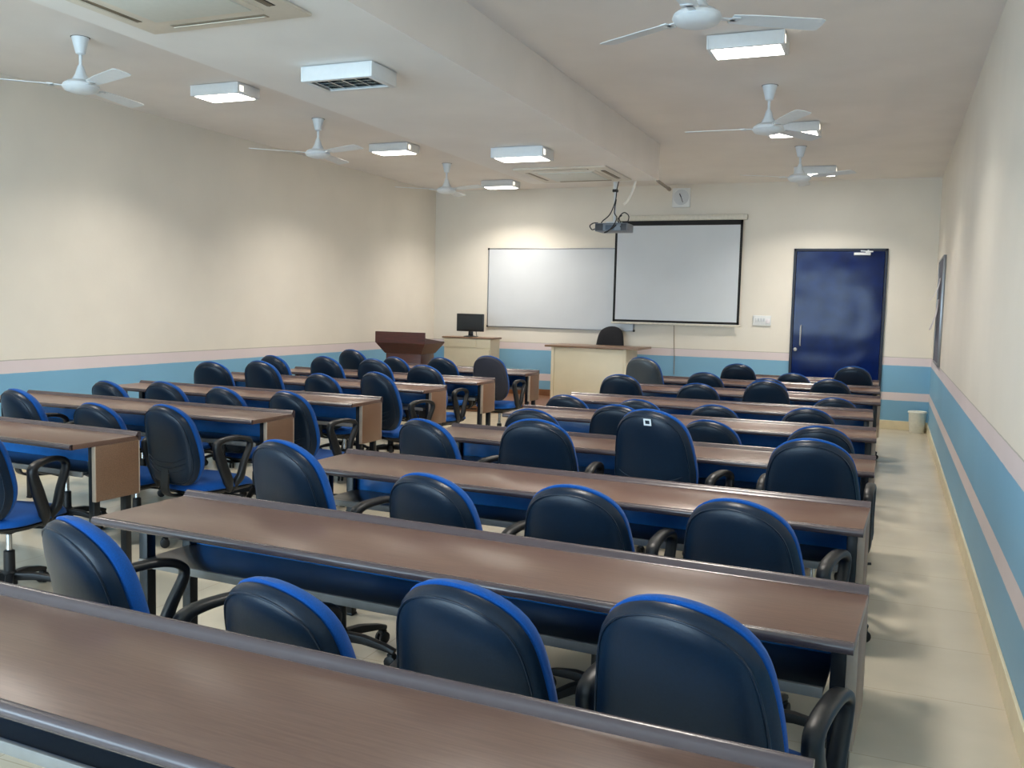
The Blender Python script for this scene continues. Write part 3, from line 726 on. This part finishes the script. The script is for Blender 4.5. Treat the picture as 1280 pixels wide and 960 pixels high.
# computer cabinet and monitor
t = thing('computer_cabinet', 'cream cabinet with dark top carrying the black monitor', 'cabinet', (-5.51, 11.7, DZ))
obj('body', box((0, 0.17, 0.415), (0.72, 0.32, 0.83), 0.003), M['table'], t, smooth=False)
obj('cabinet_top', box((0, 0.165, 0.841), (0.77, 0.36, 0.022), 0.004), M['table_top'], t)
obj('drawer', box((-0.11, 0.004, 0.765), (0.50, 0.02, 0.115), 0.003), M['table'], t, smooth=False)
obj('cabinet_door', box((0, 0.004, 0.36), (0.70, 0.02, 0.66), 0.003), M['table'], t, smooth=False)
obj('side_drawer', box((0.26, 0.004, 0.765), (0.21, 0.02, 0.115), 0.003), M['table'], t, smooth=False)
zt = DZ+0.852
t = thing('computer_monitor', 'black flat monitor standing on the cream cabinet', 'monitor', (-5.53, 11.83, zt), R(4))
bm = bmesh.new(); part_box(bm, (0, 0.02, 0.20), (0.41, 0.035, 0.25), 0.008); part_box(bm, (0, 0.04, 0.2), (0.25, 0.04, 0.15), 0.015); obj('bezel', bm, M['monitor'], t)
obj('display', box((0, 0.0, 0.205), (0.375, 0.006, 0.21), 0.001), M['lcd'], t, smooth=False)
bm = bmesh.new(); part_box(bm, (0, 0.045, 0.06), (0.07, 0.025, 0.11), 0.006); lathe(bm, [(0.10, 0.0), (0.10, 0.008), (0.06, 0.016), (0.02, 0.018)], 24, (0, 0.03, 0)); obj('stand', bm, M['monitor'], t)
obj('cable', tube(spline([(0.06, 0.06, 0.14), (0.075, 0.07, 0.05), (0.09, 0.05, 0.012), (0.07, 0.16, 0.006)], 6), 0.005, 6), M['cable'], t)
# lectern
t = thing('lectern', 'dark red wooden lectern with flared top near the left wall', 'lectern', (-5.81, 10.42, 0), R(2))
def frust(z0, z1, a, b, y0=(0, 0)):
    bm = bmesh.new(); A = [bm.verts.new((sx*a[0]/2, y0[0]+sy*a[1]/2, z0)) for sx, sy in ((-1, -1), (1, -1), (1, 1), (-1, 1))]; B = [bm.verts.new((sx*b[0]/2, y0[1]+sy*b[1]/2, z1)) for sx, sy in ((-1, -1), (1, -1), (1, 1), (-1, 1))]
    for i in range(4): bm.faces.new((A[i], A[(i+1) % 4], B[(i+1) % 4], B[i]))
    bm.faces.new(A); bm.faces.new(B); return bm
obj('plinth', box((0, 0.2, 0.04), (0.62, 0.50, 0.08), 0.006), M['redwood'], t)
obj('column', box((0, 0.2, 0.44), (0.50, 0.40, 0.74), 0.004), M['redwood'], t)
obj('flared_neck', frust(0.81, 0.945, (0.52, 0.42), (0.70, 0.60), (0.2, 0.2)), M['redwood'], t, smooth=False)
bm = bmesh.new(); part_box(bm, (0, -0.095, 1.018), (0.71, 0.02, 0.145), 0.004)
prism(bm, [(-0.09, 0.945), (0.50, 0.945), (0.50, 0.965), (-0.09, 1.075)], 'X', -0.35, -0.33); prism(bm, [(-0.09, 0.945), (0.50, 0.945), (0.50, 0.965), (-0.09, 1.0)], 'X', 0.33, 0.35)
obj('front_board', bm, M['redwood'], t, smooth=False)
bm = bmesh.new(); part_box(bm, (0, 0.2, 0.985), (0.66, 0.58, 0.018), 0.003, rot=Matrix.Rotation(-0.10, 4, 'X')); bmesh.ops.translate(bm, vec=(0, 0, 0), verts=bm.verts); obj('reading_slope', bm, M['redwood'], t, smooth=False)

# projector on its pole
t = thing('projector', 'grey ceiling projector with tangled cables hanging before the screen', 'projector', (-2.85, 9.75, 2.325))
obj('body', box((0, 0, 0), (0.36, 0.27, 0.09), 0.015, 3), M['projector'], t)
obj('vent_grille', box((-0.13, -0.134, 0.0), (0.085, 0.008, 0.07), 0.003), M['projector_dark'], t)
obj('side_vent', box((0.14, -0.134, 0.0), (0.06, 0.008, 0.07), 0.003), M['projector_dark'], t)
bm = bmesh.new(); lathe(bm, [(0.036, 0), (0.034, 0.02), (0.026, 0.022), (0.024, 0.006)], 20); bmesh.ops.rotate(bm, matrix=Matrix.Rotation(-PI/2, 3, 'X'), verts=bm.verts); bmesh.ops.translate(bm, vec=(0.05, 0.132, 0.0), verts=bm.verts); obj('lens', bm, M['lens'], t)
obj('connector_panel', box((-0.01, -0.136, -0.005), (0.10, 0.006, 0.05), 0.002), M['lens'], t)
zc = H-2.325
bm = bmesh.new(); lathe(bm, [(0.024, 0.40), (0.024, zc-0.01), (0.06, zc-0.01), (0.06, zc)], 16); obj('mount_pole', bm, M['white'], t)
bm = bmesh.new(); lathe(bm, [(0.014, 0.06), (0.014, 0.42)], 12); part_box(bm, (0, 0, 0.055), (0.16, 0.12, 0.02), 0.004); obj('inner_pole', bm, M['white'], t)
obj('pole_clamp', box((0, 0, 0.40), (0.055, 0.055, 0.03), 0.006), M['dark'], t)
obj('cable', tube(spline([(0.05, -0.03, zc-0.02), (0.07, -0.04, 0.62), (0.03, -0.04, 0.42), (0.02, -0.06, 0.28), (-0.03, -0.08, 0.14), (-0.1, -0.1, 0.07), (-0.12, -0.12, 0.03)], 8), 0.006, 6), M['cable'], t)
obj('cable', tube(spline([(0.03, -0.06, 0.30), (0.02, -0.08, 0.16), (0.06, -0.12, 0.10), (0.04, -0.16, 0.02), (-0.02, -0.17, -0.05), (-0.06, -0.16, -0.06), (0.02, -0.16, -0.02), (0.06, -0.14, 0.02)], 8), 0.006, 6), M['cable'], t)
obj('cable', tube(spline([(0.10, -0.06, 0.13), (0.06, -0.07, 0.09), (0.09, -0.08, 0.03), (0.16, -0.07, 0.05), (0.175, -0.06, 0.12), (0.12, -0.05, 0.16), (0.07, -0.06, 0.11), (0.1, -0.1, 0.04), (0.11, -0.14, 0.0)], 8), 0.006, 6), M['cable'], t)
obj('cable', tube(spline([(-0.18, -0.05, 0.0), (-0.23, -0.06, -0.02), (-0.255, -0.07, 0.02), (-0.22, -0.06, 0.05), (-0.17, -0.05, 0.052)], 8), 0.006, 6), M['cable'], t)
o = obj('hanging_cable', tube(spline([(-2.585, 9.63, H), (-2.59, 9.62, 2.85), (-2.61, 9.61, 2.73), (-2.66, 9.60, 2.61), (-2.71, 9.60, 2.56)], 8), 0.014, 8), M['white_cable']); tag(o, 'short bright white cable hanging at the end of the dropped ceiling', 'cable')
bm = tube([(-2.34, SOF_END, 2.79), (-2.34, 10.05, 2.775)], 0.016, 12); sweep(bm, [(-2.34, 10.05, 2.775), (-2.34, 10.11, 2.772)], (0.042, 0.042), None, 12)
o = obj('drain_pipe', bm, M['pipe']); tag(o, 'short grey drain pipe sticking out of the dropped ceiling end', 'pipe')
